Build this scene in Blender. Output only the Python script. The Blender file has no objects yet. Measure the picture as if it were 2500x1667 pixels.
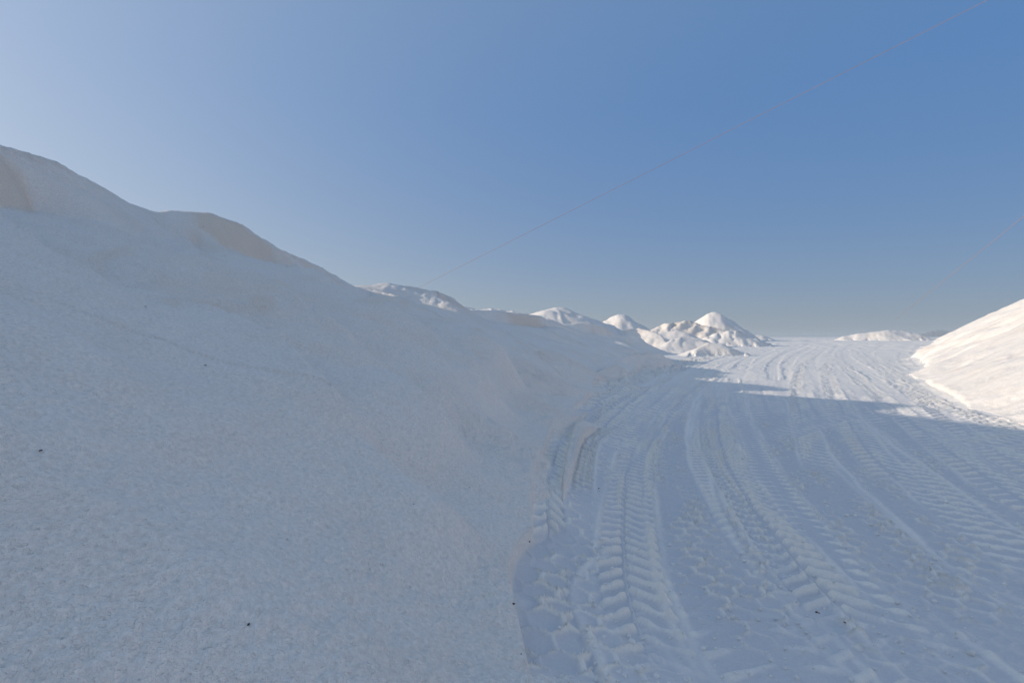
import bpy, bmesh, math, random
import numpy as np
from mathutils import Vector, Matrix

# ------------------------------------------------------------------ camera, light, exposure
S = bpy.context.scene
COL = S.collection
CAM_H = 1.6
FPX = 1200.0                 # focal length measured on the 2500 px wide photograph
PITCH = math.radians(-0.62)
cd = bpy.data.cameras.new('camera'); cam = bpy.data.objects.new('camera', cd); COL.objects.link(cam)
cd.sensor_width = 36.0; cd.lens = FPX / 2500 * 36.0; cd.clip_start = 0.05; cd.clip_end = 60000
cam.location = (0, 0, CAM_H); cam.rotation_euler = (math.radians(90) + PITCH, 0, 0)
S.camera = cam

SUN_AZ = math.radians(-87.0)   # from +Y (view direction), negative = left
SUN_EL = math.radians(15.5)
W = bpy.data.worlds.new('World'); S.world = W; W.use_nodes = True
nt = W.node_tree; bg = nt.nodes['Background']
sky = nt.nodes.new('ShaderNodeTexSky'); sky.sky_type = 'NISHITA'; sky.sun_disc = False
sky.sun_elevation = SUN_EL; sky.sun_rotation = SUN_AZ
sky.air_density = 1.0; sky.dust_density = 0.6; sky.ozone_density = 1.6; sky.altitude = 0
# the Nishita sky, toned towards a hazy blue: deep blue higher up, unseen zenith lightened to fill the shade, pale glow round the low sun, dull blue-grey horizon
N_, L_ = nt.nodes, nt.links
def mth(op, a, b=None, clamp=False):
    m = N_.new('ShaderNodeMath'); m.operation = op; m.use_clamp = clamp
    for i, q in enumerate((a, b)):
        if q is None: continue
        if isinstance(q, (int, float)): m.inputs[i].default_value = q
        else: L_.new(q, m.inputs[i])
    return m.outputs[0]
def vmix(f, a, b):
    m = N_.new('ShaderNodeMix'); m.data_type = 'RGBA'; m.clamp_factor = True
    L_.new(f, m.inputs['Factor'])
    for k, q in (('A', a), ('B', b)):
        if isinstance(q, tuple): m.inputs[k].default_value = (*q, 1)
        else: L_.new(q, m.inputs[k])
    return m.outputs['Result']
SKY_STR = 0.12
tcw = N_.new('ShaderNodeTexCoord'); nrm = N_.new('ShaderNodeVectorMath'); nrm.operation = 'NORMALIZE'
L_.new(tcw.outputs['Generated'], nrm.inputs[0])
sepw = N_.new('ShaderNodeSeparateXYZ'); L_.new(nrm.outputs[0], sepw.inputs[0])
el = mth('MULTIPLY', mth('ARCSINE', mth('MAXIMUM', sepw.outputs['Z'], 0.0)), 57.29578)
dt = N_.new('ShaderNodeVectorMath'); dt.operation = 'DOT_PRODUCT'; L_.new(nrm.outputs[0], dt.inputs[0])
dt.inputs[1].default_value = (math.sin(SUN_AZ) * math.cos(SUN_EL), math.cos(SUN_AZ) * math.cos(SUN_EL), math.sin(SUN_EL))
ang = mth('MULTIPLY', mth('ARCCOSINE', dt.outputs['Value']), 57.29578)
def sc3(c): return tuple(k / SKY_STR for k in c)
hz_w = mth('EXPONENT', mth('MULTIPLY', el, -1 / 8))
base = vmix(mth('MULTIPLY', mth('SUBTRACT', el, 24), 1 / 50, True), sc3((.064, .203, .48)), sc3((.20, .29, .42)))
base = vmix(hz_w, base, sc3((.14, .215, .335)))
gl = mth('EXPONENT', mth('MULTIPLY', ang, -1 / 28))
gc = N_.new('ShaderNodeVectorMath'); gc.operation = 'SCALE'; gc.inputs[0].default_value = sc3((1.10, 1.03, .84)); L_.new(gl, gc.inputs['Scale'])
g2 = mth('MULTIPLY', mth('EXPONENT', mth('MULTIPLY', ang, -1 / 60)), mth('EXPONENT', mth('MULTIPLY', el, -1 / 12)))
gd = N_.new('ShaderNodeVectorMath'); gd.operation = 'SCALE'; gd.inputs[0].default_value = sc3((.72, .63, .30)); L_.new(g2, gd.inputs['Scale'])
ga0 = N_.new('ShaderNodeVectorMath'); ga0.operation = 'ADD'; L_.new(base, ga0.inputs[0]); L_.new(gc.outputs[0], ga0.inputs[1])
ga = N_.new('ShaderNodeVectorMath'); ga.operation = 'ADD'; L_.new(ga0.outputs[0], ga.inputs[0]); L_.new(gd.outputs[0], ga.inputs[1])
fsky = N_.new('ShaderNodeValue'); fsky.outputs[0].default_value = .88
L_.new(vmix(fsky.outputs[0], sky.outputs[0], ga.outputs[0]), bg.inputs[0])
bg.inputs[1].default_value = SKY_STR

sl = bpy.data.lights.new('sun', 'SUN'); so = bpy.data.objects.new('sun', sl); COL.objects.link(so)
sl.energy = 4.05; sl.angle = math.radians(0.55); sl.color = (1.0, 0.845, 0.675)
sd = Vector((math.sin(SUN_AZ) * math.cos(SUN_EL), math.cos(SUN_AZ) * math.cos(SUN_EL), math.sin(SUN_EL)))
so.rotation_euler = sd.to_track_quat('Z', 'Y').to_euler()
so.location = (-40, 10, 30)
S.view_settings.view_transform = 'Standard'; S.view_settings.look = 'None'
S.view_settings.exposure = 0.0; S.view_settings.gamma = 1.0; S.view_settings.use_curve_mapping = False
S.cycles.max_bounces = 8; S.cycles.diffuse_bounces = 6; S.cycles.volume_bounces = 1

# ------------------------------------------------------------------ measuring helpers
def ray(u, v):
    a = (u - 1250.0) / FPX; b = (833.5 - v) / FPX
    c, s = math.cos(PITCH), math.sin(PITCH)
    return a / (c - b * s), (b * c + s) / (c - b * s)      # x/y and z/y slopes
def P(u, v, y, A=0.0):
    rx, rz = ray(u, v)
    return (rx * y, y, CAM_H + rz * y, A)
def G(u, v, z=0.0):
    rx, rz = ray(u, v)
    y = (z - CAM_H) / rz
    return (rx * y, y)

# ------------------------------------------------------------------ numpy noise
def _h(ix, iy, seed):
    h = (ix * 374761393 + iy * 668265263 + seed * 2246822519) & 0xFFFFFFFF
    h = ((h ^ (h >> 13)) * 1274126177) & 0xFFFFFFFF
    return ((h ^ (h >> 16)) & 0xFFFFFF).astype(np.float32) / np.float32(0xFFFFFF)
def noise(x, y, seed=0):
    fx = np.floor(x); fy = np.floor(y)
    ix = fx.astype(np.int64); iy = fy.astype(np.int64)
    tx = (x - fx).astype(np.float32); ty = (y - fy).astype(np.float32)
    sx = tx * tx * (3 - 2 * tx); sy = ty * ty * (3 - 2 * ty)
    a = _h(ix, iy, seed); b = _h(ix + 1, iy, seed); c = _h(ix, iy + 1, seed); d = _h(ix + 1, iy + 1, seed)
    return ((a + (b - a) * sx) * (1 - sy) + (c + (d - c) * sx) * sy) * 2 - 1
def fbm(x, y, seed=0, octv=3, gain=0.5):
    o = 0; a = 1.0; n = 0
    for k in range(octv):
        c, s = math.cos(k * 1.1 + .4), math.sin(k * 1.1 + .4)
        o = o + a * noise(c * x - s * y + 17.3 * k, s * x + c * y - 9.1 * k, seed + k); n += a
        a *= gain; x = x * 2.03; y = y * 2.03
    return o / n
def sstep(a, b, x):
    t = np.clip((x - a) / (b - a), 0, 1); return t * t * (3 - 2 * t)
def smax(a, b, k):
    h = np.clip(0.5 + 0.5 * (a - b) / k, 0, 1)
    return b * (1 - h) + a * h + k * h * (1 - h)

# ------------------------------------------------------------------ the survey grid (rings round the standpoint, finer where near)
def geo(a, b, f):
    n = max(1, int(round(math.log(b / a) / math.log(f)))); return list(a * (b / a) ** (np.arange(n) / n))
R = np.array([.02, .1, .2] + geo(.3, 1.1, 1.035) + geo(1.1, 16, 1.0037) + geo(16, 160, 1.0060) + geo(160, 420, 1.03) + geo(420, 16000, 1.16) + [16000.])
th = []
def lin(a, b, st):
    n = max(1, int(round((b - a) / st))); return list(a + (b - a) * np.arange(n) / n)
d2 = math.radians
th = lin(d2(-180), d2(-90), .07) + lin(d2(-90), d2(-52), .02) + lin(d2(-52), d2(-47.2), .006) + lin(d2(-47.2), d2(47.2), .00225) \
   + lin(d2(47.2), d2(53), .006) + lin(d2(53), d2(90), .02) + lin(d2(90), d2(180), .07)
TH = np.array(th)
NR, NT = len(R), len(TH)
RR, TT = np.meshgrid(R, TH, indexing='ij')
X = (RR * np.sin(TT)).ravel(); Y = (RR * np.cos(TT)).ravel(); RV = RR.ravel()
N = X.size
near = 1 - sstep(10, 30, RV)

# base ground
G0 = 0.05 * fbm(X * .22, Y * .22, 11, 3) * sstep(1, 6, RV) + .012 * fbm(X * 1.4, Y * 1.4, 12, 2)
G0 += sstep(55, 105, RV) * 0.75 * (RV < 600)
rough = sstep(48, 80, RV) * (1 - sstep(300, 400, RV))
G0 += rough * (0.16 * np.abs(fbm(X * .55, Y * .55, 14, 3)) + .10 * fbm(X * .12, Y * .12, 15, 2))
G0 = np.where(RV > 260, G0 - 7.0 * sstep(260, 420, RV), G0)
G0 = G0.astype(np.float64)

# ------------------------------------------------------------------ the heaps, as crest lines with repose slopes
HEAPS = []   # name parts: label, slope, rounding, chains
def heap(label, chains, s=.55, rnd=.32, w=.5, streak=.14, k=.10, lump=0.0, group=None, cat='salt heap', tint=0.0, dirn=0, F=0):
    HEAPS.append(dict(label=label, chains=chains, s=s, rnd=rnd, w=w, streak=streak, k=k, lump=lump, group=group, cat=cat, tint=tint, dirn=dirn, F=F))
RG = 'heaps of the long shaded ridge on the left'
heap('nearest and tallest shaded salt heap, crest running out of the photo at upper left',
     [[(-9.2, -14, 4.6, .5), (-9.0, -6, 4.6, .5), (-8.9, 0, 4.7, .5), (-8.7, 3.5, 4.7, .7), P(-60, 343, 7.0, .8), P(0, 355, 7.6, .9), P(60, 372, 8.2, 1.0), P(120, 393, 8.9, .9), P(195, 430, 9.6, .7), P(238, 463, 10.2, .6)],
      [(-11.8, 8.0, 5.3, 0), (-12.0, 12.5, 5.5, 0)],  # unseen back crest, added so its shadow fills the notch on the road
      [(-4, -.3, 1.95, 0), (-1.0, .6, .60, 0), (-.42, 1.45, .34, 0)]], s=.46, w=.8, group=RG, F=8.9)
heap('second heap of the shaded ridge, rounded crest with a pinkish slump face',
     [[P(238, 466, 10.3, .6), P(300, 492, 10.7, .6), P(380, 515, 11.1, .6), P(430, 514, 11.5, .4), P(500, 518, 11.9, .9), P(560, 543, 12.3, 1.2), P(615, 577, 12.6, 1.2), P(652, 601, 12.8, .7)]], s=.44, w=1.05, group=RG, F=8.2)
heap('third heap of the shaded ridge, narrow brownish band dropping behind the second crest',
     [[P(600, 585, 15.2, .6), P(655, 601, 15.8, .8), P(700, 615, 16.3, .9), P(760, 645, 17, .8), P(812, 682, 17.7, .6), P(862, 703, 18.4, .4)],
      [(-3.2, 13.6, 1.9, 0), (-.6, 11.6, .95, 0), (.9, 10.6, .45, 0)]], s=.48, w=.7, group=RG, F=8.8)
heap('fourth heap of the shaded ridge, sunlit patch on its crest, cable behind it',
     [[P(850, 706, 19.3), P(885, 696, 20), P(940, 689, 20.8, .1), P(1000, 696, 21.4, .8), P(1080, 714, 22, 1.1), P(1118, 742, 22.4, 1.0), P(1140, 764, 22.6, .2)],
      [(-.6, 18, 1.5, 0), (1.4, 15.5, .55, 0)]], s=.46, w=.8, rnd=.8, group=RG, F=8.0)
heap('fifth heap of the shaded ridge, long low crest sloping right towards the wheel-cut bank',
     [[P(1120, 756, 25.5, .3), P(1200, 757, 27, .6), P(1270, 765, 28.5, .8), P(1310, 771, 29.5, .6), P(1370, 790, 31, .6), P(1430, 818, 32.5, .1), P(1470, 846, 33.5)]], s=.46, w=.7, group=RG, F=5.7)
heap('low broken salt crust just peeping over the fifth crest of the ridge',
     [[P(1105, 752, 52), P(1135, 749, 52), P(1165, 757, 50), P(1200, 752, 50), P(1235, 758, 50), P(1262, 763, 48), P(1290, 768, 47)]], s=.4, lump=.18, group=None)
heap('rounded heap with a shaded front and a sunlit cap, right of the long ridge',
     [[P(1300, 771, 60), P(1335, 757, 61), P(1365, 750, 62), P(1400, 764, 62), P(1440, 778, 62), P(1475, 790, 62)]], s=.5, rnd=.8, w=1.)
heap('shaded heap with a sharp bright rim in front of the sunlit cap',
     [[P(1355, 793, 42), P(1420, 787, 43, .6), P(1470, 794, 43.5, .7), P(1510, 816, 44, .5), P(1560, 824, 44.5, .2), P(1590, 846, 44)]], s=.48, w=.7, streak=.1)
heap('sunlit cone heap, left of the two pointed peaks',
     [[P(1511, 767, 92), P(1519, 767, 92)]], s=.68, rnd=.5, lump=.08)
heap('craggy caked heap with a cream broken face between the two pointed peaks',
     [[P(1585, 806, 76), P(1615, 793, 76, .5), P(1645, 786, 76, .9), P(1675, 781, 76, 1.0), P(1705, 790, 75, .9), P(1740, 798, 74, .8), P(1772, 805, 73, .6)]], s=.55, rnd=.3, w=.7, lump=.2, tint=.6)
heap('tallest far heap, sunlit pointed peak right of the craggy heap',
     [[P(1741, 761, 90), P(1747, 761, 90)]], s=.74, rnd=.5, lump=.13)
heap('lumpy spill of broken salt at the foot of the tallest far heap',
     [[P(1730, 822, 68), P(1760, 810, 68, .5), P(1785, 806, 68, .5), P(1805, 808, 68, .5), P(1824, 816, 68, .2)]], s=.5, rnd=.3, w=.6, lump=.22)
heap('long low caked heap crossing in front of the left pointed peak',
     [[P(1500, 812, 60), P(1530, 805, 60, .4), P(1560, 800, 60, .5), P(1590, 808, 58, .5), P(1612, 818, 56, .5), P(1625, 836, 54)]], s=.52, rnd=.2, w=.5, lump=.06, tint=.4)
heap('small flat-topped heap half sunlit below the craggy heap',
     [[P(1590, 816, 64), P(1625, 810, 64, .2), P(1652, 806, 64, .3), P(1680, 812, 63, .2), P(1695, 820, 63)]], s=.5, rnd=.3, w=.5)
heap('small shaded dump of salt with a bright left edge below the flat-topped heap',
     [[P(1632, 846, 48), P(1650, 826, 49, .2), P(1672, 822, 49, .3), P(1705, 829, 49, .2), P(1740, 840, 48)]], s=.5, rnd=.2, w=.4)
heap('last small dump of salt beside the haul road, casting a shadow to the right',
     [[P(1692, 858, 40), P(1715, 846, 41), P(1738, 836, 41.5, .1), P(1762, 838, 41.5), P(1785, 848, 41)]], s=.5, rnd=.2, w=.4)
heap('smooth low bank along the road edge, its side cut by wheel lugs',
     [[P(1470, 903, 20.0), P(1500, 884, 20.8, .1), P(1535, 866, 21.6, .2), P(1578, 858, 22.6, .2), P(1622, 867, 23.6, .1), P(1655, 878, 24.5)]], s=.55, rnd=.15, w=.4, k=.05, streak=.03, lump=.07)
heap('small wedge-shaped bank with a rippled edge, nearer than the smooth low bank',
     [[P(1425, 936, 16.8), P(1462, 907, 17.3), P(1500, 888, 17.9, .1), P(1528, 899, 17.5, .2), P(1545, 916, 17.0)]], s=.55, rnd=.1, w=.3, k=.04, streak=.03, lump=.05, tint=.3)
heap('long low flat heap on the horizon left of the big sunlit heap',
     [[P(2062, 820, 98), P(2090, 815, 98), P(2115, 812, 98), P(2150, 808, 97), P(2172, 804, 97, .2), P(2205, 807, 97, .3), P(2230, 812, 97), P(2248, 819, 97)]], s=.5, rnd=.4, w=.5, lump=.12)
heap('tiny sunlit mound on the horizon right of the tallest far heap',
     [[P(1845, 818, 98), P(1855, 817, 98)]], s=.45, rnd=.3, lump=.1)
heap('large smooth sunlit salt heap at the right edge of the photo',
     [[(14.9, -14.3, 9.35, 0), (21.8, -3.3, 9.35, 0), (23.0, 1.2, 9.35, 0), (24.5, 4.9, 9.35, 0), (28.9, 10.1, 9.35, 0), (39.4, 23.4, 9.35, 0), (51.4, 37.0, 9.35, 0), (113, 108, 9.7, 0), (141, 139, 9.7, 0)]], s=.62, rnd=.5, streak=.06, k=.2, dirn=1)
GROUNDREF = G0 - 0.02

NH = len(HEAPS)
SURF = G0.copy()
OWN = np.full(N, -1, np.int32)
BEST = G0 + 0.02
TINT = np.zeros(N); PILE = np.zeros(N)
wx = X + .22 * fbm(X * .55, Y * .55, 31, 2) * np.clip(RV / 12, .3, 2.0)
wy = Y + .22 * fbm(X * .55, Y * .55, 41, 2) * np.clip(RV / 12, .3, 2.0)
for hi, H in enumerate(HEAPS):
    allp = np.array([p for c in H['chains'] for p in c], float)
    pad = allp[:, 2].max() / H['s'] * 1.4 + 5
    m = np.where((X > allp[:, 0].min() - pad) & (X < allp[:, 0].max() + pad) & (Y > allp[:, 1].min() - pad) & (Y < allp[:, 1].max() + pad))[0]
    px, py = wx[m], wy[m]
    # damp the warp close to the crest so that skylines stay where they were measured
    top = np.full(m.size, -99.0); tl = np.zeros(m.size); td = np.full(m.size, 99.0); tA = np.zeros(m.size); tcz = np.zeros(m.size)
    for ci, c in enumerate(H['chains']):
        L = 0.0 + 40 * ci
        for a, b in zip(c[:-1], c[1:]):
            ax, ay, az, aA = a; bx, by, bz, bA = b
            ex, ey = bx - ax, by - ay; ln = math.hypot(ex, ey)
            t = np.clip(((px - ax) * ex + (py - ay) * ey) / (ln * ln), 0, 1)
            qx = px - (ax + t * ex); qy = py - (ay + t * ey)
            d = np.sqrt(qx * qx + qy * qy)
            A = aA + (bA - aA) * t
            cz = az + (bz - az) * t
            dr = np.sqrt(d * d + H['rnd'] ** 2) - H['rnd']
            front = sstep(-.3, .45, (qx * .75 - qy * .66) / (d + 1e-4)) * A
            ll = L + t * ln
            ww = H['w'] * (.8 + .6 * noise((qx + a[0]) * .05 + py * .8 / max(1, ay / 25), ll * 0 + 3.1, 51 + hi))
            xx = np.clip(d / np.maximum(ww, .1), 0, 1); 
            sl = H['s'] if not H['F'] else np.clip((cz - front) / H['F'], .33, .6)
            z = cz - sl * dr - front * (xx ** 1.5)
            up = z > top
            top = np.where(up, z, top); tl = np.where(up, ll, tl); td = np.minimum(td, d) if ci == 0 else td; tcz = np.where(up, cz, tcz)
            tA = np.where(up, sstep(.5, 1.0, A) * front * (1 - sstep(.9, 1.2, d / np.maximum(ww, .1))) * sstep(0, .2, d), tA)
            L += ln
    sc = np.clip(RV[m] / 20, 1, 2)
    away = sstep(.2, 1.6, td)
    ua, da = (py * .87 + px * .10, px) if H['dirn'] == 0 else (px * .65 + py * .76, px * .76 - py * .65)
    top += H['streak'] * away * sc * (fbm(ua * 1.2, da * .22, 61 + hi, 4, .6)) * 1.3
    if H['group'] or H['dirn']:
        fold = ua * .40 + da * .13 + .55 * fbm(ua * .35, da * .12, 171, 2)
        fr = fold - np.floor(fold); saw = np.where(fr < .9, fr / .9, 1 - (fr - .9) / .1)
        top += (.52 if H['group'] else .12) * sstep(.8, 2.5, td) * sstep(2.3, 3.8, RV[m]) * (saw - .5) * sstep(-.5, .35, fbm(ua * .22 + 9, da * .3, 181, 2)) * sstep(.1, .9, top - GROUNDREF[m])
    top += (.30 if (H['group'] or H['dirn']) else .06) * away * sc * fbm(ua * .42, da * .17, 71, 3)
    if H['lump']:
        lx, ly = X[m], Y[m]
        top += H['lump'] * (1.6 * np.abs(fbm(lx * 1.1, ly * 1.1, 81 + hi, 5, .62)) - .35) * 1.2
    # concave toe
    hgt = top - GROUNDREF[m]
    top += (.03 if H['dirn'] == 0 else 0) * np.exp(-(np.clip(hgt, -1, 3) / .35) ** 2) * sstep(-.6, 0, hgt) * (H['k'] > .06)
    ok = top > BEST[m] - 0.0
    own_idx = m[ok & (top > GROUNDREF[m] + .02)]
    cond = (top > SURF[m] - 1e-9) & (top > GROUNDREF[m] + .02)
    OWN[m[cond]] = hi
    new = smax(top, SURF[m], H['k'] * .6 * np.clip(RV[m] / 14, .5, 3))
    SURF[m] = new
    dom = sstep(-.08, .1, top - (new - .06))
    TINT[m] = TINT[m] * (1 - dom) + dom * (H['tint'] * .6 + 1.5 * np.clip(tA * 1.8, 0, 1))
SLOPE_H = SURF - GROUNDREF
PILE = sstep(.03, .2, SLOPE_H)
PACK = 1 - PILE

# overlapping spill lobes: along each line the nearer lobe stands proud and drops off behind its edge
def on_slope(u, v):
    rx, rz = ray(u, v); y = 1.76 / max(.069 - rz - .46 * rx, .05)
    return (rx * y, y)
def lobe(px_pts, h, fade, n=8, world=None):
    global SURF
    p = np.array(world if world else [on_slope(*q) for q in px_pts], float)
    m = np.where((X > p[:, 0].min() - 4) & (X < p[:, 0].max() + 4) & (Y > p[:, 1].min() - 5) & (Y < p[:, 1].max() + 4))[0]
    qx_ = X[m] + .10 * fbm(X[m] * 1.3, Y[m] * 1.3, 201, 2); qy_ = Y[m] + .16 * fbm(X[m] * 1.1, Y[m] * 1.1, 203, 2)
    best = np.full(m.size, 1e9); side = np.zeros(m.size); al = np.zeros(m.size); L = 0; tot = np.hypot(*np.diff(p, axis=0).T).sum()
    for a_, b_ in zip(p[:-1], p[1:]):
        ex, ey = b_ - a_; ln = math.hypot(ex, ey)
        t = np.clip(((qx_ - a_[0]) * ex + (qy_ - a_[1]) * ey) / ln ** 2, 0, 1)
        dx = qx_ - a_[0] - t * ex; dy = qy_ - a_[1] - t * ey; d = np.hypot(dx, dy)
        up = d < best; best = np.where(up, d, best); side = np.where(up, ex * dy - ey * dx, side); al = np.where(up, (L + t * ln) / tot, al); L += ln
    nearside = side < 0
    g_ = np.where(nearside, np.exp(-best / fade), 1 - sstep(0, .9 * h + .06, best))
    g_ *= sstep(0.02, .42, al) * sstep(0, .10, 1 - al) * sstep(.05, .5, SLOPE_H[m])
    SURF[m] += h * g_
lobe([(330, 735), (595, 925), (780, 1110), (925, 1265), (1063, 1371), (1222, 1488)], .22, .8)
lobe([(640, 640), (700, 690), (800, 770), (930, 860), (1060, 950), (1190, 1030), (1300, 1090)], .55, 1.6)
lobe([(500, 660), (640, 790), (800, 930), (1000, 1100), (1180, 1230)], .28, 1.1)
lobe([(850, 720), (930, 790), (1050, 870), (1180, 950), (1300, 1010)], .5, 1.5)
lobe([(1110, 790), (1190, 850), (1290, 900), (1400, 935)], .45, 1.6)

# surface relief: clods and caked grains
patch = sstep(-.15, .55, fbm(X * .9, Y * .9, 91, 3))
amp = PILE * (.5 + patch)
SURF += amp * (.018 * fbm(X * 5, Y * 5, 92, 2) * 1.5 + near * (0.013 * fbm(X * 13, Y * 13, 93, 2) + .012 * fbm(X * 34, Y * 34, 94, 2)))
clod = sstep(.42, .62, fbm(X * 1.3 + .4 * Y, Y * 1.1, 96, 3)) * PILE
SURF += near * clod * (.018 * np.abs(fbm(X * 9, Y * 9, 97, 2)) * 1.8)
TINT *= sstep(.05, .5, SLOPE_H)
TINT += sstep(.15, .6, SLOPE_H) * (.30 * sstep(-.1, .6, fbm(X * .5, Y * .7, 98, 3)) + .35 * clod)
SURF += (1 - PILE) * near * .0025 * fbm(X * 22, Y * 22, 95, 2)
band = sstep(.0, .1, SLOPE_H) * (1 - sstep(.1, .5, SLOPE_H)) * (1 - sstep(30, 50, RV))
SURF += band * .03 * np.abs(fbm(X * 6, Y * 6, 99, 2))

# ------------------------------------------------------------------ wheel tracks pressed into the ground
def spline(pts, n):
    p = np.array(pts, float); p = np.vstack([2 * p[0] - p[1], p, 2 * p[-1] - p[-2]])
    out = []
    for i in range(1, len(p) - 2):
        t = np.linspace(0, 1, n, endpoint=False)[:, None]
        a, b, c, d = p[i - 1], p[i], p[i + 1], p[i + 2]
        # centripetal-ish: scale tangents by the local chord
        l0 = np.linalg.norm(b - a); l1 = np.linalg.norm(c - b); l2 = np.linalg.norm(d - c)
        m1 = (c - b + (b - a) * l1 / l0) / 2; m2 = (c - b + (d - c) * l1 / l2) / 2
        m1 = ((b - a) / l0 + (c - b) / l1); m1 = m1 / np.linalg.norm(m1) * l1
        m2 = ((c - b) / l1 + (d - c) / l2); m2 = m2 / np.linalg.norm(m2) * l1
        out.append((2 * t**3 - 3 * t**2 + 1) * b + (t**3 - 2 * t**2 + t) * m1 + (-2 * t**3 + 3 * t**2) * c + (t**3 - t**2) * m2)
    out.append(p[-2][None]); return np.vstack(out)

def bump(f, w): return np.exp(-(np.abs(f - .5) / (w * .95)) ** 3)
def tread(kind, s, t, hw, Pd, seed):
    a = np.abs(t); x = t * hw
    wob = .05 * fbm(s * 2.2, t * 1.3, seed, 2)
    hm = .35 + .65 * sstep(-.5, .3, fbm(s * 1.3, t * 1.6 + 5, seed + 3, 3))
    if kind == 'chevron':
        ph = s / Pd + .75 * a + np.where(t > 0, .5, 0) + wob
        f = ph - np.floor(ph); h = bump(f, .185) * sstep(.03, .16, a)
    elif kind == 'bars':
        ph = s / Pd + .10 * np.sin(t * 9) + .25 * t + wob
        f = ph - np.floor(ph); h = bump(f, .165)
    elif kind == 'comb':
        ph = s / Pd + .5 * a + wob
        f = ph - np.floor(ph); h = bump(f, .19) * sstep(.35, .8, a) + .4 * bump(f, .12)
    elif kind == 'hex':
        u = x / (Pd * 1.15); v = s / Pd + wob * .5
        # distance to hexagon borders
        r3 = 1.7320508
        ax = u - np.floor(u) - .5; ay = v / 1.0 / r3; ay = (ay - np.floor(ay) - .5) * r3
        bx = u - .5; bx = bx - np.floor(bx) - .5; by = v / r3 - .5; by = (by - np.floor(by) - .5) * r3
        use = (ax * ax + ay * ay) < (bx * bx + by * by)
        gx = np.abs(np.where(use, ax, bx)); gy = np.abs(np.where(use, ay, by))
        e = .5 - np.maximum(gx, gx * .5 + gy * .8660254)
        h = np.exp(-(e / .088) ** 2)
        hm = .28 + .85 * sstep(-.35, .6, fbm(s * 1.5, t * 1.7 + 5, seed + 3, 2))
        knots = sstep(.45, .52, gx * .5 + gy * .8660254) * sstep(.2, .28, gx)
        h = h * (.55 + .8 * knots)
    elif kind == 'groove':
        h = .35 * (np.cos(t * math.pi * 3.5) * .5 + .5) + 0 * s
    else:
        h = 0 * s
    if kind in ('chevron', 'bars', 'comb'):
        seam = np.exp(-((t - .05 * noise(s * .8, s * 0, seed)) / .05) ** 2)
        h = h * (1 - .5 * seam) + .3 * seam
    return h * hm

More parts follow.
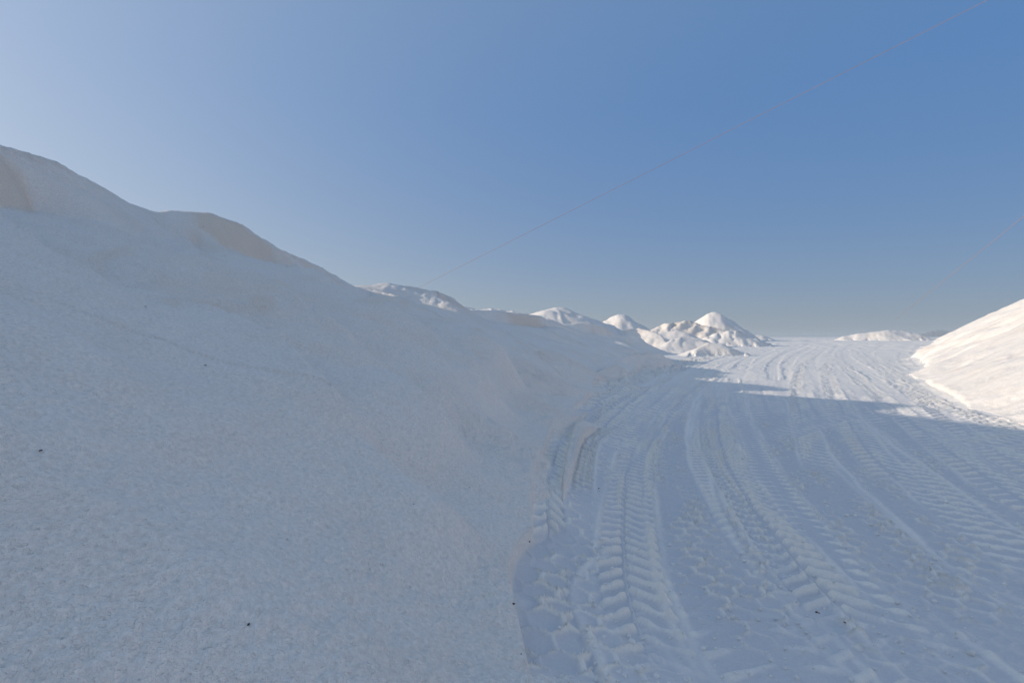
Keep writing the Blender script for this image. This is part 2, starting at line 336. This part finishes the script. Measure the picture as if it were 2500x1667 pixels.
TMASK = np.zeros(N); PACK_AND_LIGHT = np.clip(.55 + .5 * fbm(X * 1.1, Y * 1.1, 19, 3), 0, 1) * (1 - PILE)
def track(kind, width, pts, depth=.012, ridge=.022, berm=.014, Pd=0.188, strength=.9, seed=1, ends=(1.0, 1.0), world=False):
    hw = width / 2
    wp = spline([G(*q) for q in pts] if not world else pts, 10)
    seg = np.diff(wp, axis=0); sl_ = np.hypot(seg[:, 0], seg[:, 1]); cs = np.concatenate([[0], np.cumsum(sl_)])
    reach = hw * 1.5
    bd = {}
    idxs = []; ss = []; tt = []; dd = []
    for k in range(0, len(seg), 5):
        sub = wp[k:k + 6]
        m = np.where((X > sub[:, 0].min() - reach) & (X < sub[:, 0].max() + reach) & (Y > sub[:, 1].min() - reach) & (Y < sub[:, 1].max() + reach))[0]
        if m.size == 0: continue
        px, py = X[m], Y[m]
        bestd = np.full(m.size, 1e9); bs = np.zeros(m.size); bt = np.zeros(m.size)
        for j in range(k, min(k + 5, len(seg))):
            ex, ey = seg[j]; l2 = sl_[j] ** 2 + 1e-12
            t = np.clip(((px - wp[j, 0]) * ex + (py - wp[j, 1]) * ey) / l2, 0, 1)
            qx = px - wp[j, 0] - t * ex; qy = py - wp[j, 1] - t * ey
            d = qx * qx + qy * qy
            sg = np.where(ex * qy - ey * qx > 0, -1.0, 1.0)
            up = d < bestd
            bestd = np.where(up, d, bestd); bs = np.where(up, cs[j] + t * sl_[j], bs); bt = np.where(up, sg * np.sqrt(d), bt)
        ok = bestd < reach * reach
        idxs.append(m[ok]); ss.append(bs[ok]); tt.append(bt[ok]); dd.append(bestd[ok])
    if not idxs: return
    I = np.concatenate(idxs); s_ = np.concatenate(ss); t_ = np.concatenate(tt); d_ = np.concatenate(dd)
    o = np.lexsort((d_, I)); I, s_, t_ = I[o], s_[o], t_[o]
    keep = np.concatenate([[True], I[1:] != I[:-1]]); I, s_, t_ = I[keep], s_[keep], t_[keep]
    t = t_ / hw + .05 * noise(s_ * 2.5, s_ * 0, seed + 9)
    a = np.abs(t)
    mk = 1 - sstep(.94, 1.08, a)
    endf = sstep(0, ends[0], s_) * sstep(0, ends[1], cs[-1] - s_)
    mk = mk * endf * strength * (1 - sstep(.24, .46, SLOPE_H[I]))
    fd = 1 + .5 * sstep(9, 30, RV[I])                # older, deeper ruts far off
    pat = tread(kind, s_, t, hw, Pd, seed)
    if kind in ('hex', 'chevron', 'comb') or (kind == 'bars' and Pd < .25):   # big-lugged machine tyres further out
        ff = sstep(8.5, 13, RV[I])
        if ff.max() > 0: pat = pat * (1 - ff) + ff * tread('chevron' if seed % 2 else 'bars', s_, t, hw, .34, seed) * (.55 if kind == 'hex' else 1)
    crumb = fbm(X[I] * 30, Y[I] * 30, seed + 20, 2) * .08
    target = G0[I] + .5 * np.clip(SLOPE_H[I], 0, .3) - depth * fd + 1.7 * ridge * fd * pat * (1 + crumb)
    SURF[I] = SURF[I] * (1 - mk) + target * mk
    b = np.exp(-((a - 1 - .03 / hw) / (.026 / hw)) ** 2) * endf * (.25 + .75 * sstep(-.4, .5, noise(s_ * 1.1, t * 0 + np.sign(t) * 3, seed + 5))) * (1 - sstep(.16, .34, SLOPE_H[I]))
    SURF[I] += b * berm * fd * (.7 + .6 * fbm(X[I] * 14, Y[I] * 14, seed + 21, 2) + .3 * pat)
    TMASK[I] = np.maximum(TMASK[I], mk)
    PACK_AND_LIGHT[I] = PACK_AND_LIGHT[I] * (1 - mk) + mk * (1 - sstep(.10, .42, pat))
    PACK_AND_LIGHT[I] = PACK_AND_LIGHT[I] * (1 - .8 * np.clip(b, 0, 1))
    TINT[I] *= (1 - .7 * mk)
    TINT[I] += .22 * pat * mk * ridge / .03

T = track
# the whole road is printed over by older, fainter passes
LP = np.array([(.62, 1.6), (.40, 3.0), (.80, 5.8), (2.2, 10.1), (5.9, 19), (15.7, 38), (38, 76)])
RP = np.array([(4.9, .8), (5.6, 3.2), (6.6, 5.8), (9.3, 10.4), (13.6, 17.6), (22.8, 32), (45, 63)])
lr = random.Random(21); order = list(range(14)); lr.shuffle(order)
for k in order:
    w = (k + .5) / 14 + lr.uniform(-.01, .01)
    wob_ = np.array([(lr.uniform(-.12, .12), 0) for _ in LP])
    kd = ['hex', 'hex', 'bars', 'chevron', 'hex', 'comb'][lr.randrange(6)]
    T(kd, lr.uniform(.46, .62), LP * (1 - w) + RP * w + wob_, depth=.004, ridge=lr.uniform(.012, .020), berm=.007, Pd=0.156 if kd == 'hex' else lr.uniform(.13, .19), strength=.85, seed=600 + k * 11, world=True)
# faint background lanes first, fresh deep ones last
sd_ = 100
far = [[(1600, 905), (1700, 872), (1800, 851), (1900, 838), (2000, 831), (2080, 827)],
       [(1700, 905), (1760, 876), (1840, 856), (1930, 841), (2030, 832), (2120, 827)],
       [(1800, 905), (1835, 872), (1880, 856), (1960, 842), (2060, 833), (2160, 828)],
       [(1880, 930), (1890, 885), (1925, 860), (1990, 846), (2080, 836), (2180, 829)],
       [(1940, 930), (1925, 885), (1955, 862), (1985, 850), (1960, 842), (1990, 835)],
       [(2160, 930), (2080, 885), (2062, 862), (2085, 847), (2140, 838), (2220, 830)],
       [(2240, 950), (2150, 900), (2120, 870), (2150, 852), (2200, 842), (2240, 833)],
       [(2200, 905), (2150, 880), (2110, 862), (2050, 850), (1980, 843), (1900, 838)],
       [(2245, 905), (2215, 885), (2205, 866), (2222, 850), (2240, 842), (2262, 832)],
       [(2260, 900), (2236, 882), (2230, 864), (2245, 849), (2258, 840), (2272, 831)]]
for i, p in enumerate(far):
    T('groove' if i % 2 else 'bars', .55 + .1 * (i % 3), p, depth=.02, ridge=.02, berm=.03, Pd=0.330, seed=sd_ + i * 7, strength=.8)
T('hex', .62, [(2620, 1720), (2330, 1500), (2120, 1310), (1985, 1170), (1900, 1060), (1860, 960), (1850, 900)], depth=.004, ridge=.028, berm=.008, Pd=0.156, seed=221)
T('hex', .62, [(2900, 1620), (2560, 1450), (2290, 1270), (2120, 1130), (2010, 1030), (1960, 950), (1950, 890)], depth=.004, ridge=.027, berm=.008, Pd=0.163, seed=231)
T('hex', .62, [(2300, 1760), (2080, 1530), (1930, 1360), (1830, 1210), (1790, 1100), (1780, 1000), (1800, 920)], depth=.004, ridge=.030, berm=.006, Pd=0.150, seed=241)
T('hex', .60, [(2000, 1760), (1850, 1570), (1730, 1400), (1650, 1240), (1620, 1120), (1640, 1010), (1720, 925)], depth=.005, ridge=.03, berm=.012, Pd=0.150, seed=251)
T('hex', .5, [(3200, 1600), (2800, 1420), (2480, 1240), (2280, 1110), (2150, 1020), (2080, 960)], depth=.004, ridge=.024, berm=.014, Pd=0.175, seed=261)
T('bars', .45, [(2900, 1560), (2600, 1420), (2400, 1290), (2230, 1160), (2120, 1080), (2050, 1010), (2000, 950)], depth=.006, ridge=.018, berm=.01, Pd=0.200, seed=271)
T('chevron', .42, [(3000, 1440), (2650, 1300), (2400, 1160), (2260, 1060), (2160, 980), (2090, 920), (2045, 872), (2060, 850), (2130, 836)], depth=.012, ridge=.022, berm=.02, Pd=0.213, seed=281)
T('chevron', .42, [(2900, 1320), (2620, 1200), (2440, 1110), (2310, 1020), (2210, 950), (2130, 890), (2100, 862), (2120, 846), (2190, 834)], depth=.012, ridge=.022, berm=.02, Pd=0.213, seed=291)
T('bars', .45, [(2800, 1230), (2600, 1140), (2450, 1070), (2340, 1000), (2250, 945), (2180, 900), (2150, 870)], depth=.012, ridge=.025, berm=.018, Pd=0.237, seed=301)
T('bars', .5, [(2520, 1075), (2430, 1035), (2330, 1005), (2240, 965), (2170, 925)], depth=.01, ridge=.035, berm=.02, Pd=0.264, seed=311)
T('bars', .5, [(2640, 1040), (2520, 1060), (2400, 1085), (2300, 1095)], depth=.01, ridge=.035, berm=.02, Pd=0.264, seed=312, strength=.7)
T('bars', .34, [(2010, 1160), (1975, 1070), (1950, 1000), (1945, 940), (1960, 890), (2000, 858)], depth=.01, ridge=.028, berm=.012, Pd=0.220, seed=321)
T('chevron', .42, [(2220, 1200), (2110, 1090), (2060, 1010), (2030, 950), (2020, 900), (2035, 868)], depth=.01, ridge=.026, berm=.014, Pd=0.225, seed=331)
T('bars', .5, [(1880, 1075), (1960, 1045), (2050, 1020), (2110, 1010)], depth=.006, ridge=.02, berm=.008, Pd=0.220, seed=341, strength=.6)
T('comb', .34, [(2420, 1760), (2170, 1530), (2010, 1350), (1900, 1200), (1830, 1070), (1795, 970), (1790, 920)], depth=.008, ridge=.014, berm=.024, Pd=0.163, seed=351)
T('chevron', .40, [(2120, 1560), (2010, 1440), (1900, 1320), (1805, 1190), (1762, 1090), (1750, 1000), (1752, 965)], depth=.02, ridge=.034, berm=.030, Pd=0.156, seed=361, ends=(.5, 1.5))
T('bars', .14, [(1990, 1480), (1880, 1350), (1790, 1220), (1730, 1110), (1718, 1020), (1725, 970)], depth=.012, ridge=.022, berm=.016, Pd=0.156, seed=371)
T('comb', .34, [(1690, 1780), (1610, 1590), (1560, 1450), (1548, 1320), (1550, 1190), (1580, 1080), (1660, 985), (1760, 905)], depth=.012, ridge=.032, berm=.026, Pd=0.156, seed=381)
T('chevron', .34, [(1660, 1780), (1580, 1590), (1530, 1440), (1520, 1310), (1530, 1170), (1560, 1075), (1620, 990), (1700, 920), (1790, 872)], depth=.012, ridge=.03, berm=.02, Pd=0.156, seed=391, strength=.75)
T('bars', .45, [(1500, 1130), (1530, 1060), (1600, 985), (1680, 920), (1760, 880), (1850, 855), (1930, 840)], depth=.01, ridge=.026, berm=.016, Pd=0.213, seed=401)
T('chevron', .42, [(1455, 1060), (1520, 1000), (1610, 935), (1690, 892), (1760, 868), (1830, 852), (1900, 841)], depth=.02, ridge=.04, berm=.03, Pd=0.220, seed=411)
T('comb', .5, [(1420, 1030), (1470, 985), (1550, 938), (1640, 900), (1720, 874), (1790, 858)], depth=.03, ridge=.05, berm=.03, Pd=0.242, seed=421)
T('comb', .5, [(1455, 962), (1520, 938), (1590, 912), (1660, 890), (1730, 868)], depth=.03, ridge=.06, berm=.03, Pd=0.275, seed=431)
T('comb', .42, [(1560, 915), (1600, 898), (1650, 884), (1690, 874)], depth=.04, ridge=.07, berm=.02, Pd=0.297, seed=441)
T('groove', .5, [(1680, 872), (1740, 856), (1800, 846), (1880, 836), (1960, 829)], depth=.05, ridge=.05, berm=.06, seed=451)
T('chevron', .26, [(1352, 1400), (1336, 1290), (1345, 1190), (1375, 1100), (1420, 1045), (1490, 995), (1560, 955)], depth=.015, ridge=.04, berm=.02, Pd=0.156, seed=461, ends=(.3, 1))
T('bars', .2, [(1418, 1260), (1425, 1160), (1450, 1090), (1500, 1035)], depth=.03, ridge=.04, berm=.02, Pd=0.156, seed=471)
T('hex', .34, [(1400, 1790), (1365, 1640), (1325, 1530), (1325, 1440), (1375, 1375), (1440, 1340)], depth=.012, ridge=.03, berm=.012, Pd=.175, seed=491, ends=(.3, .12))
OWN = np.where(TMASK > .45, -1, OWN)
# loose spots fall to the ground
PACK_AND_LIGHT *= 1 - .8 * sstep(11, 22, RV)      # salt colour lightened further out, standing in for stronger sun on the road

# ------------------------------------------------------------------ materials
def salt_material(name, base, warm, rough, grain, bumpd, fine, packed=None, gmin=.80):
    m = bpy.data.materials.new(name); m.use_nodes = True; nt = m.node_tree; n = nt.nodes; l = nt.links
    b = n['Principled BSDF']; b.inputs['Roughness'].default_value = rough
    b.inputs['Specular IOR Level'].default_value = .35
    tc = n.new('ShaderNodeTexCoord')
    at = n.new('ShaderNodeAttribute'); at.attribute_name = 'tint'; at.attribute_type = 'GEOMETRY'
    n1 = n.new('ShaderNodeTexNoise'); n1.inputs['Scale'].default_value = 2.2; n1.inputs['Detail'].default_value = 5
    n2 = n.new('ShaderNodeTexNoise'); n2.inputs['Scale'].default_value = grain; n2.inputs['Detail'].default_value = 3; n2.inputs['Roughness'].default_value = .65
    n3 = n.new('ShaderNodeTexVoronoi'); n3.inputs['Scale'].default_value = fine
    for q in (n1, n2, n3): l.new(tc.outputs['Object'], q.inputs['Vector'])
    # tint = attribute + noise
    mr = n.new('ShaderNodeMapRange'); mr.inputs['From Min'].default_value = .40; mr.inputs['From Max'].default_value = .72; mr.inputs['To Max'].default_value = .22
    l.new(n1.outputs['Fac'], mr.inputs['Value'])
    ad = n.new('ShaderNodeMath'); ad.operation = 'ADD'; ad.use_clamp = True
    l.new(mr.outputs[0], ad.inputs[0]); l.new(at.outputs['Fac'], ad.inputs[1])
    mx = n.new('ShaderNodeMix'); mx.data_type = 'RGBA'
    mx.inputs['A'].default_value = (*base, 1); mx.inputs['B'].default_value = (*warm, 1)
    l.new(ad.outputs[0], mx.inputs['Factor'])
    res = mx.outputs['Result']
    if packed:                                   # wheel-polished floor of the ruts: denser, greyer-blue salt, contrast raised to mimic lug shading
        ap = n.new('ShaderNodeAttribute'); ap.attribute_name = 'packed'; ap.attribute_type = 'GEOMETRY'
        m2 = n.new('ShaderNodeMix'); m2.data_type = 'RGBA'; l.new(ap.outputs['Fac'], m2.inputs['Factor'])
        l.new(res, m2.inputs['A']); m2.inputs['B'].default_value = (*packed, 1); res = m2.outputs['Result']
    # grain: slightly greyer crystals between the white ones
    rp = n.new('ShaderNodeMapRange'); rp.inputs['From Min'].default_value = .3; rp.inputs['From Max'].default_value = .7
    rp.inputs['To Min'].default_value = gmin; rp.inputs['To Max'].default_value = 1.04
    l.new(n2.outputs['Fac'], rp.inputs['Value'])
    ml = n.new('ShaderNodeMix'); ml.data_type = 'RGBA'; ml.blend_type = 'MULTIPLY'; ml.inputs['Factor'].default_value = 1
    cb = n.new('ShaderNodeCombineColor')
    for k in range(3): l.new(rp.outputs[0], cb.inputs[k])
    l.new(res, ml.inputs['A']); l.new(cb.outputs[0], ml.inputs['B'])
    l.new(ml.outputs['Result'], b.inputs['Base Color'])
    b1 = n.new('ShaderNodeBump'); b1.inputs['Strength'].default_value = 1.0; b1.inputs['Distance'].default_value = bumpd
    l.new(n2.outputs['Fac'], b1.inputs['Height'])
    b2 = n.new('ShaderNodeBump'); b2.inputs['Strength'].default_value = .8; b2.inputs['Distance'].default_value = bumpd * .35
    l.new(n3.outputs['Distance'], b2.inputs['Height']); l.new(b1.outputs[0], b2.inputs['Normal'])
    if not packed:                               # loose clods
        n4 = n.new('ShaderNodeTexNoise'); n4.inputs['Scale'].default_value = 7; n4.inputs['Detail'].default_value = 4; n4.inputs['Roughness'].default_value = .6
        l.new(tc.outputs['Object'], n4.inputs['Vector'])
        b3 = n.new('ShaderNodeBump'); b3.inputs['Strength'].default_value = 1; b3.inputs['Distance'].default_value = .02
        l.new(n4.outputs['Fac'], b3.inputs['Height']); l.new(b3.outputs[0], b1.inputs['Normal'])
    l.new(b2.outputs[0], b.inputs['Normal'])
    return m
M_PILE = salt_material('loose_salt', (.92, .882, .83), (.88, .77, .655), .75, 48, .012, 120, None, .84)
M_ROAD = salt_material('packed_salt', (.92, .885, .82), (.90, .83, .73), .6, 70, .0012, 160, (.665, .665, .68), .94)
def plain(name, c, r=.7):
    m = bpy.data.materials.new(name); m.use_nodes = True; n = m.node_tree.nodes; l = m.node_tree.links
    b = n['Principled BSDF']; b.inputs['Roughness'].default_value = r
    t = n.new('ShaderNodeTexNoise'); t.inputs['Scale'].default_value = 12
    mx = n.new('ShaderNodeMix'); mx.data_type = 'RGBA'; mx.inputs['A'].default_value = (*[k * .75 for k in c], 1); mx.inputs['B'].default_value = (*[min(1, k * 1.2) for k in c], 1)
    l.new(t.outputs['Fac'], mx.inputs['Factor']); l.new(mx.outputs['Result'], b.inputs['Base Color']); return m
M_HILL = plain('bare_hill_rock', (.16, .14, .12))
M_CABLE = plain('rusty_cable', (.34, .22, .20), .6)
M_CRUMB = plain('white_crumb', (.88, .86, .82))
M_DARK = plain('dark_grit', (.03, .028, .026))
M_LEAF = plain('dry_brown_scrap', (.13, .06, .035))

# ------------------------------------------------------------------ meshes cut from the surveyed surface
quad_i = np.arange(NR - 1)[:, None] * NT + np.arange(NT)[None, :]
quad_j = np.arange(NR - 1)[:, None] * NT + (np.arange(NT)[None, :] + 1) % NT
Q = np.stack([quad_i, quad_j, quad_j + NT, quad_i + NT], -1).reshape(-1, 4)
# rings run clockwise seen from above, so flip to face up
Q = Q[:, ::-1]
V = np.stack([X, Y, SURF], 1)
def make_mesh(name, verts, faces, mat, tint=None, smooth=True):
    me = bpy.data.meshes.new(name)
    nv, nf = len(verts), len(faces); k = faces.shape[1]
    me.vertices.add(nv); me.vertices.foreach_set('co', np.ascontiguousarray(verts, np.float32).ravel())
    me.loops.add(nf * k); me.loops.foreach_set('vertex_index', np.ascontiguousarray(faces, np.int32).ravel())
    me.polygons.add(nf); me.polygons.foreach_set('loop_start', np.arange(0, nf * k, k, dtype=np.int32))
    me.polygons.foreach_set('loop_total', np.full(nf, k, np.int32))
    if smooth: me.polygons.foreach_set('use_smooth', np.ones(nf, bool))
    me.update(calc_edges=True)
    if tint is not None:
        a = me.attributes.new('tint', 'FLOAT', 'POINT'); a.data.foreach_set('value', np.ascontiguousarray(tint, np.float32))
    me.materials.append(mat)
    o = bpy.data.objects.new(name, me); COL.objects.link(o); return o
def sub(faces, z=None):
    u, inv = np.unique(faces.ravel(), return_inverse=True)
    v = V[u].copy()
    if z is not None: v[:, 2] = z[u]
    return v, inv.reshape(faces.shape), u

qo = OWN[Q]                                   # owner of a quad = majority-ish (max of the four)
qown = qo.max(1)
for hi, H in enumerate(HEAPS):
    f = Q[qown == hi]
    if len(f) < 8: print('EMPTY', H['label']); continue
    v, fi, u = sub(f)
    # a buried rim and floor so that a heap is a closed body standing in the ground, not a skin
    e = np.concatenate([fi[:, [0, 1]], fi[:, [1, 2]], fi[:, [2, 3]], fi[:, [3, 0]]])
    key = np.sort(e, 1); kk = key[:, 0].astype(np.int64) * len(v) + key[:, 1]
    _, first, cnt = np.unique(kk, return_index=True, return_counts=True)
    be = e[first[cnt == 1]]
    bu, binv = np.unique(be.ravel(), return_inverse=True); be2 = binv.reshape(-1, 2) + len(v)
    low = v[bu].copy(); low[:, 2] = np.minimum(low[:, 2] - .25, -.3)
    skirt = np.stack([be[:, 1], be[:, 0], be2[:, 0], be2[:, 1]], 1)
    vv = np.vstack([v, low]); ff = np.vstack([fi, skirt])
    tt = np.concatenate([TINT[u], TINT[u][bu]])
    o = make_mesh('salt_heap', vv, ff, M_PILE, np.clip(tt, 0, 1))
    o['label'] = H['label']; o['category'] = H['cat']
    if H['group']: o['group'] = H['group']
gf = Q[qown < 0]
v, fi, u = sub(gf)
# coarse buried sheet that carries the ground on under the heaps
st_r, st_t = 12, 14
ri = list(range(0, NR - 1, st_r)) + [NR - 1]; ti = list(range(0, NT, st_t))
ri = np.array(ri); ti = np.array(ti)
a = (ri[:-1, None] * NT + ti[None, :]); b = (ri[:-1, None] * NT + np.roll(ti, -1)[None, :]); c = (ri[1:, None] * NT + np.roll(ti, -1)[None, :]); d = (ri[1:, None] * NT + ti[None, :])
CQ = np.stack([a, b, c, d], -1).reshape(-1, 4)[:, ::-1]
CQ = CQ[(SLOPE_H[CQ] > .35).all(1) & (OWN[CQ] >= 0).all(1)]
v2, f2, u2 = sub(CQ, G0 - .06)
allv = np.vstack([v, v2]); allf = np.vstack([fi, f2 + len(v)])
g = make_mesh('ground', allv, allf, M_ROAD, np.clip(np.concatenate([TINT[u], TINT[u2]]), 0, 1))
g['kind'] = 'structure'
pa = g.data.attributes.new('packed', 'FLOAT', 'POINT'); pa.data.foreach_set('value', np.ascontiguousarray(np.concatenate([PACK_AND_LIGHT[u], PACK_AND_LIGHT[u2]]), np.float32))
# ------------------------------------------------------------------ far hills
def hills():
    rng = random.Random(4); vs = []; fs = []
    n = 90; Yh = 6500.
    for i in range(n + 1):
        u = 2130 + (2420 - 2130) * i / n
        t = i / n
        prof = 75 * math.exp(-((u - 2292) / 26) ** 2) + 60 * math.exp(-((u - 2335) / 30) ** 2) + 35 * math.exp(-((u - 2262) / 22) ** 2) + 50 * math.exp(-((u - 2385) / 30) ** 2)
        prof *= 1 + .12 * math.sin(i * 1.7) + .08 * rng.uniform(-1, 1)
        x = (u - 1250) / FPX * Yh
        for (dy, k) in ((-700, -.1), (-350, .45 + .1 * math.sin(i * .9)), (0, 1), (400, .5), (800, -.1)):
            vs.append((x * (1 + dy / Yh), Yh + dy, -7 + prof * k + (0 if k > 0 else -3)))
    for i in range(n):
        for k in range(4):
            a = i * 5 + k; fs.append((a, a + 5, a + 6, a + 1))
    return np.array(vs), np.array(fs)
hv, hf = hills()
o = make_mesh('hills', hv, hf, M_HILL); o['kind'] = 'structure'

# ------------------------------------------------------------------ two thin cables overhead
def cable(a, b, r, sag, label):
    a = Vector(a); b = Vector(b); n = 60; vs = []; fs = []; sides = 6
    dr = (b - a).normalized(); sx = dr.cross(Vector((0, 0, 1))).normalized(); sy = sx.cross(dr)
    for i in range(n + 1):
        t = i / n; p = a.lerp(b, t) - Vector((0, 0, sag * 4 * t * (1 - t)))
        for k in range(sides):
            an = k / sides * math.tau; vs.append(tuple(p + sx * r * math.cos(an) + sy * r * math.sin(an)))
    for i in range(n):
        for k in range(sides):
            fs.append((i * sides + k, i * sides + (k + 1) % sides, (i + 1) * sides + (k + 1) % sides, (i + 1) * sides + k))
    o = make_mesh('overhead_cable', np.array(vs), np.array(fs), M_CABLE)
    o['label'] = label; o['category'] = 'cable'; o['group'] = 'thin cables crossing the sky'
def Pz(u, v, y): q = P(u, v, y); return Vector(q[:3])
def cab(p0, y0, p1, y1, r, sag, label, e0=.25, e1=.04):
    a, b = Pz(*p0, y0), Pz(*p1, y1); d = b - a
    cable(a - d * e0, b + d * e1, r, sag, label)
cab((2410, 0), 18, (1030, 698), 31, .0085, .02, 'long thin brown cable slanting from the top right down to the fourth crest')
cab((2500, 527), 40, (2208, 762), 62, .016, .03, 'short thin cable at the right, slanting down behind the long low flat heap', e1=.12)

# ------------------------------------------------------------------ small things lying about
def zat(x, y):
    r = math.hypot(x, y); t = math.atan2(x, y)
    i = min(int(np.searchsorted(R, r)), NR - 1); j = min(int(np.searchsorted(TH, t)), NT - 1)
    return float(SURF[i * NT + j]), int(OWN[i * NT + j])
def hit(u, v):
    rx, rz = ray(u, v); y = .5
    while y < 120:
        z = CAM_H + rz * y
        if zat(rx * y, y)[0] >= z: break
        y *= 1.004
    return rx * y, y, CAM_H + rz * y
def lump(rng, n=0):
    bm = bmesh.new(); bmesh.ops.create_icosphere(bm, subdivisions=1, radius=1)
    for q in bm.verts: q.co *= rng.uniform(.65, 1.2)
    vs = np.array([tuple(q.co) for q in bm.verts]); bm.verts.index_update()
    fs = np.array([[q.index for q in f.verts] for f in bm.faces]); bm.free(); return vs, fs
rng = random.Random(7)
protos = [lump(rng) for _ in range(8)]
bv = []; bf = []; off = 0; cnt = 0
while cnt < 1300:
    r = 1.4 * (14 / 1.4) ** rng.random(); t = d2(rng.uniform(-48, 48)); x, y = r * math.sin(t), r * math.cos(t)
    i = min(int(np.searchsorted(R, r)), NR - 1); j = min(int(np.searchsorted(TH, t)), NT - 1); k = i * NT + j
    toe = float(sstep(.0, .03, np.array(SLOPE_H[k])) * (1 - sstep(.08, .22, np.array(SLOPE_H[k]))))
    prob = .02 + 1.0 * toe + .9 * float(sstep(.006, .02, np.array(SURF[k] - G0[k]))) * (1 - PILE[k]) + .12 * PILE[k] * float(patch[k])
    if rng.random() > prob: continue
    s = rng.uniform(.003, .006) * (1 + 1.2 * (rng.random() ** 6)) * (1 + 1.3 * toe)
    v_, f_ = protos[rng.randrange(8)]
    an = rng.uniform(0, 6.28); c_, s_ = math.cos(an), math.sin(an)
    w_ = np.stack([v_[:, 0] * c_ - v_[:, 1] * s_, v_[:, 0] * s_ + v_[:, 1] * c_, v_[:, 2] * .8], 1) * s
    bv.append(w_ + np.array([x, y, SURF[k] + s * .25])); bf.append(f_ + off); off += len(v_); cnt += 1
o = make_mesh('salt_crumbs', np.vstack(bv), np.vstack(bf), M_CRUMB, smooth=False); o['kind'] = 'stuff'
o['label'] = 'loose white salt crumbs scattered over slope and road'; o['category'] = 'salt crumbs'

specks = [(496, 555, .02), (663, 907, .010), (757, 975, .009), (502, 892, .008), (698, 1317, .008), (1147, 1190, .010), (1292, 1322, .012), (1253, 1474, .012),
          (1462, 1192, .012), (607, 1524, .007), (355, 749, .012), (100, 1100, .008), (1272, 1596, .006), (1010, 1230, .006)]
def bit(name, x, y, z, s, mat, label, cat, group, flat=.5):
    v_, f_ = protos[rng.randrange(8)]
    an = rng.uniform(0, 6.28); c_, s_ = math.cos(an), math.sin(an)
    s *= .8; w_ = np.stack([v_[:, 0] * 1.5, v_[:, 1] * .8, v_[:, 2] * flat], 1) * s
    w_ = np.stack([w_[:, 0] * c_ - w_[:, 1] * s_, w_[:, 0] * s_ + w_[:, 1] * c_, w_[:, 2]], 1)
    o = make_mesh(name, w_, f_, mat, smooth=False); o.location = (x, y, z + s * flat * .5)
    o['label'] = label; o['category'] = cat; o['group'] = group
for (u_, v_, s_) in specks:
    x, y, z = hit(u_, v_)
    bit('dark_pebble', x, y, z, s_, M_DARK, 'tiny dark pebble lying on the shaded salt of the left slope', 'pebble', 'dark pebbles on the left slope')
leaves = [(1993, 1494, .012), (2000, 1496, .010), (2062, 1518, .010), (1997, 1484, .008), (2412, 1552, .012), (2211, 1247, .016), (2012, 1478, .007), (1886, 1180, .012), (2252, 1607, .010), (2273, 1617, .010), (1971, 885, .06)]
for (u_, v_, s_) in leaves:
    x, y, z = hit(u_, v_)
    bit('brown_scrap', x, y, z, s_, M_LEAF, 'tiny dry brown scrap lying on the packed salt road', 'scrap', 'brown scraps on the haul road', .3)

# ------------------------------------------------------------------ the hazy air
hz = bpy.data.materials.new('haze_air'); hz.use_nodes = True; n = hz.node_tree.nodes
n.remove(n['Principled BSDF'])
pv = n.new('ShaderNodeVolumePrincipled'); pv.inputs['Density'].default_value = .00016; pv.inputs['Color'].default_value = (.50, .57, .63, 1); pv.inputs['Anisotropy'].default_value = .0
hz.node_tree.links.new(pv.outputs[0], n['Material Output'].inputs['Volume'])
bv_ = np.array([(sx * 17000, sy * 17000, z) for z in (-12, 85) for sx, sy in ((-1, -1), (1, -1), (1, 1), (-1, 1))], float)
bf_ = np.array([(3, 2, 1, 0), (4, 5, 6, 7), (0, 1, 5, 4), (1, 2, 6, 5), (2, 3, 7, 6), (3, 0, 4, 7)])
o = make_mesh('haze', bv_, bf_, hz, smooth=False); o['kind'] = 'stuff'
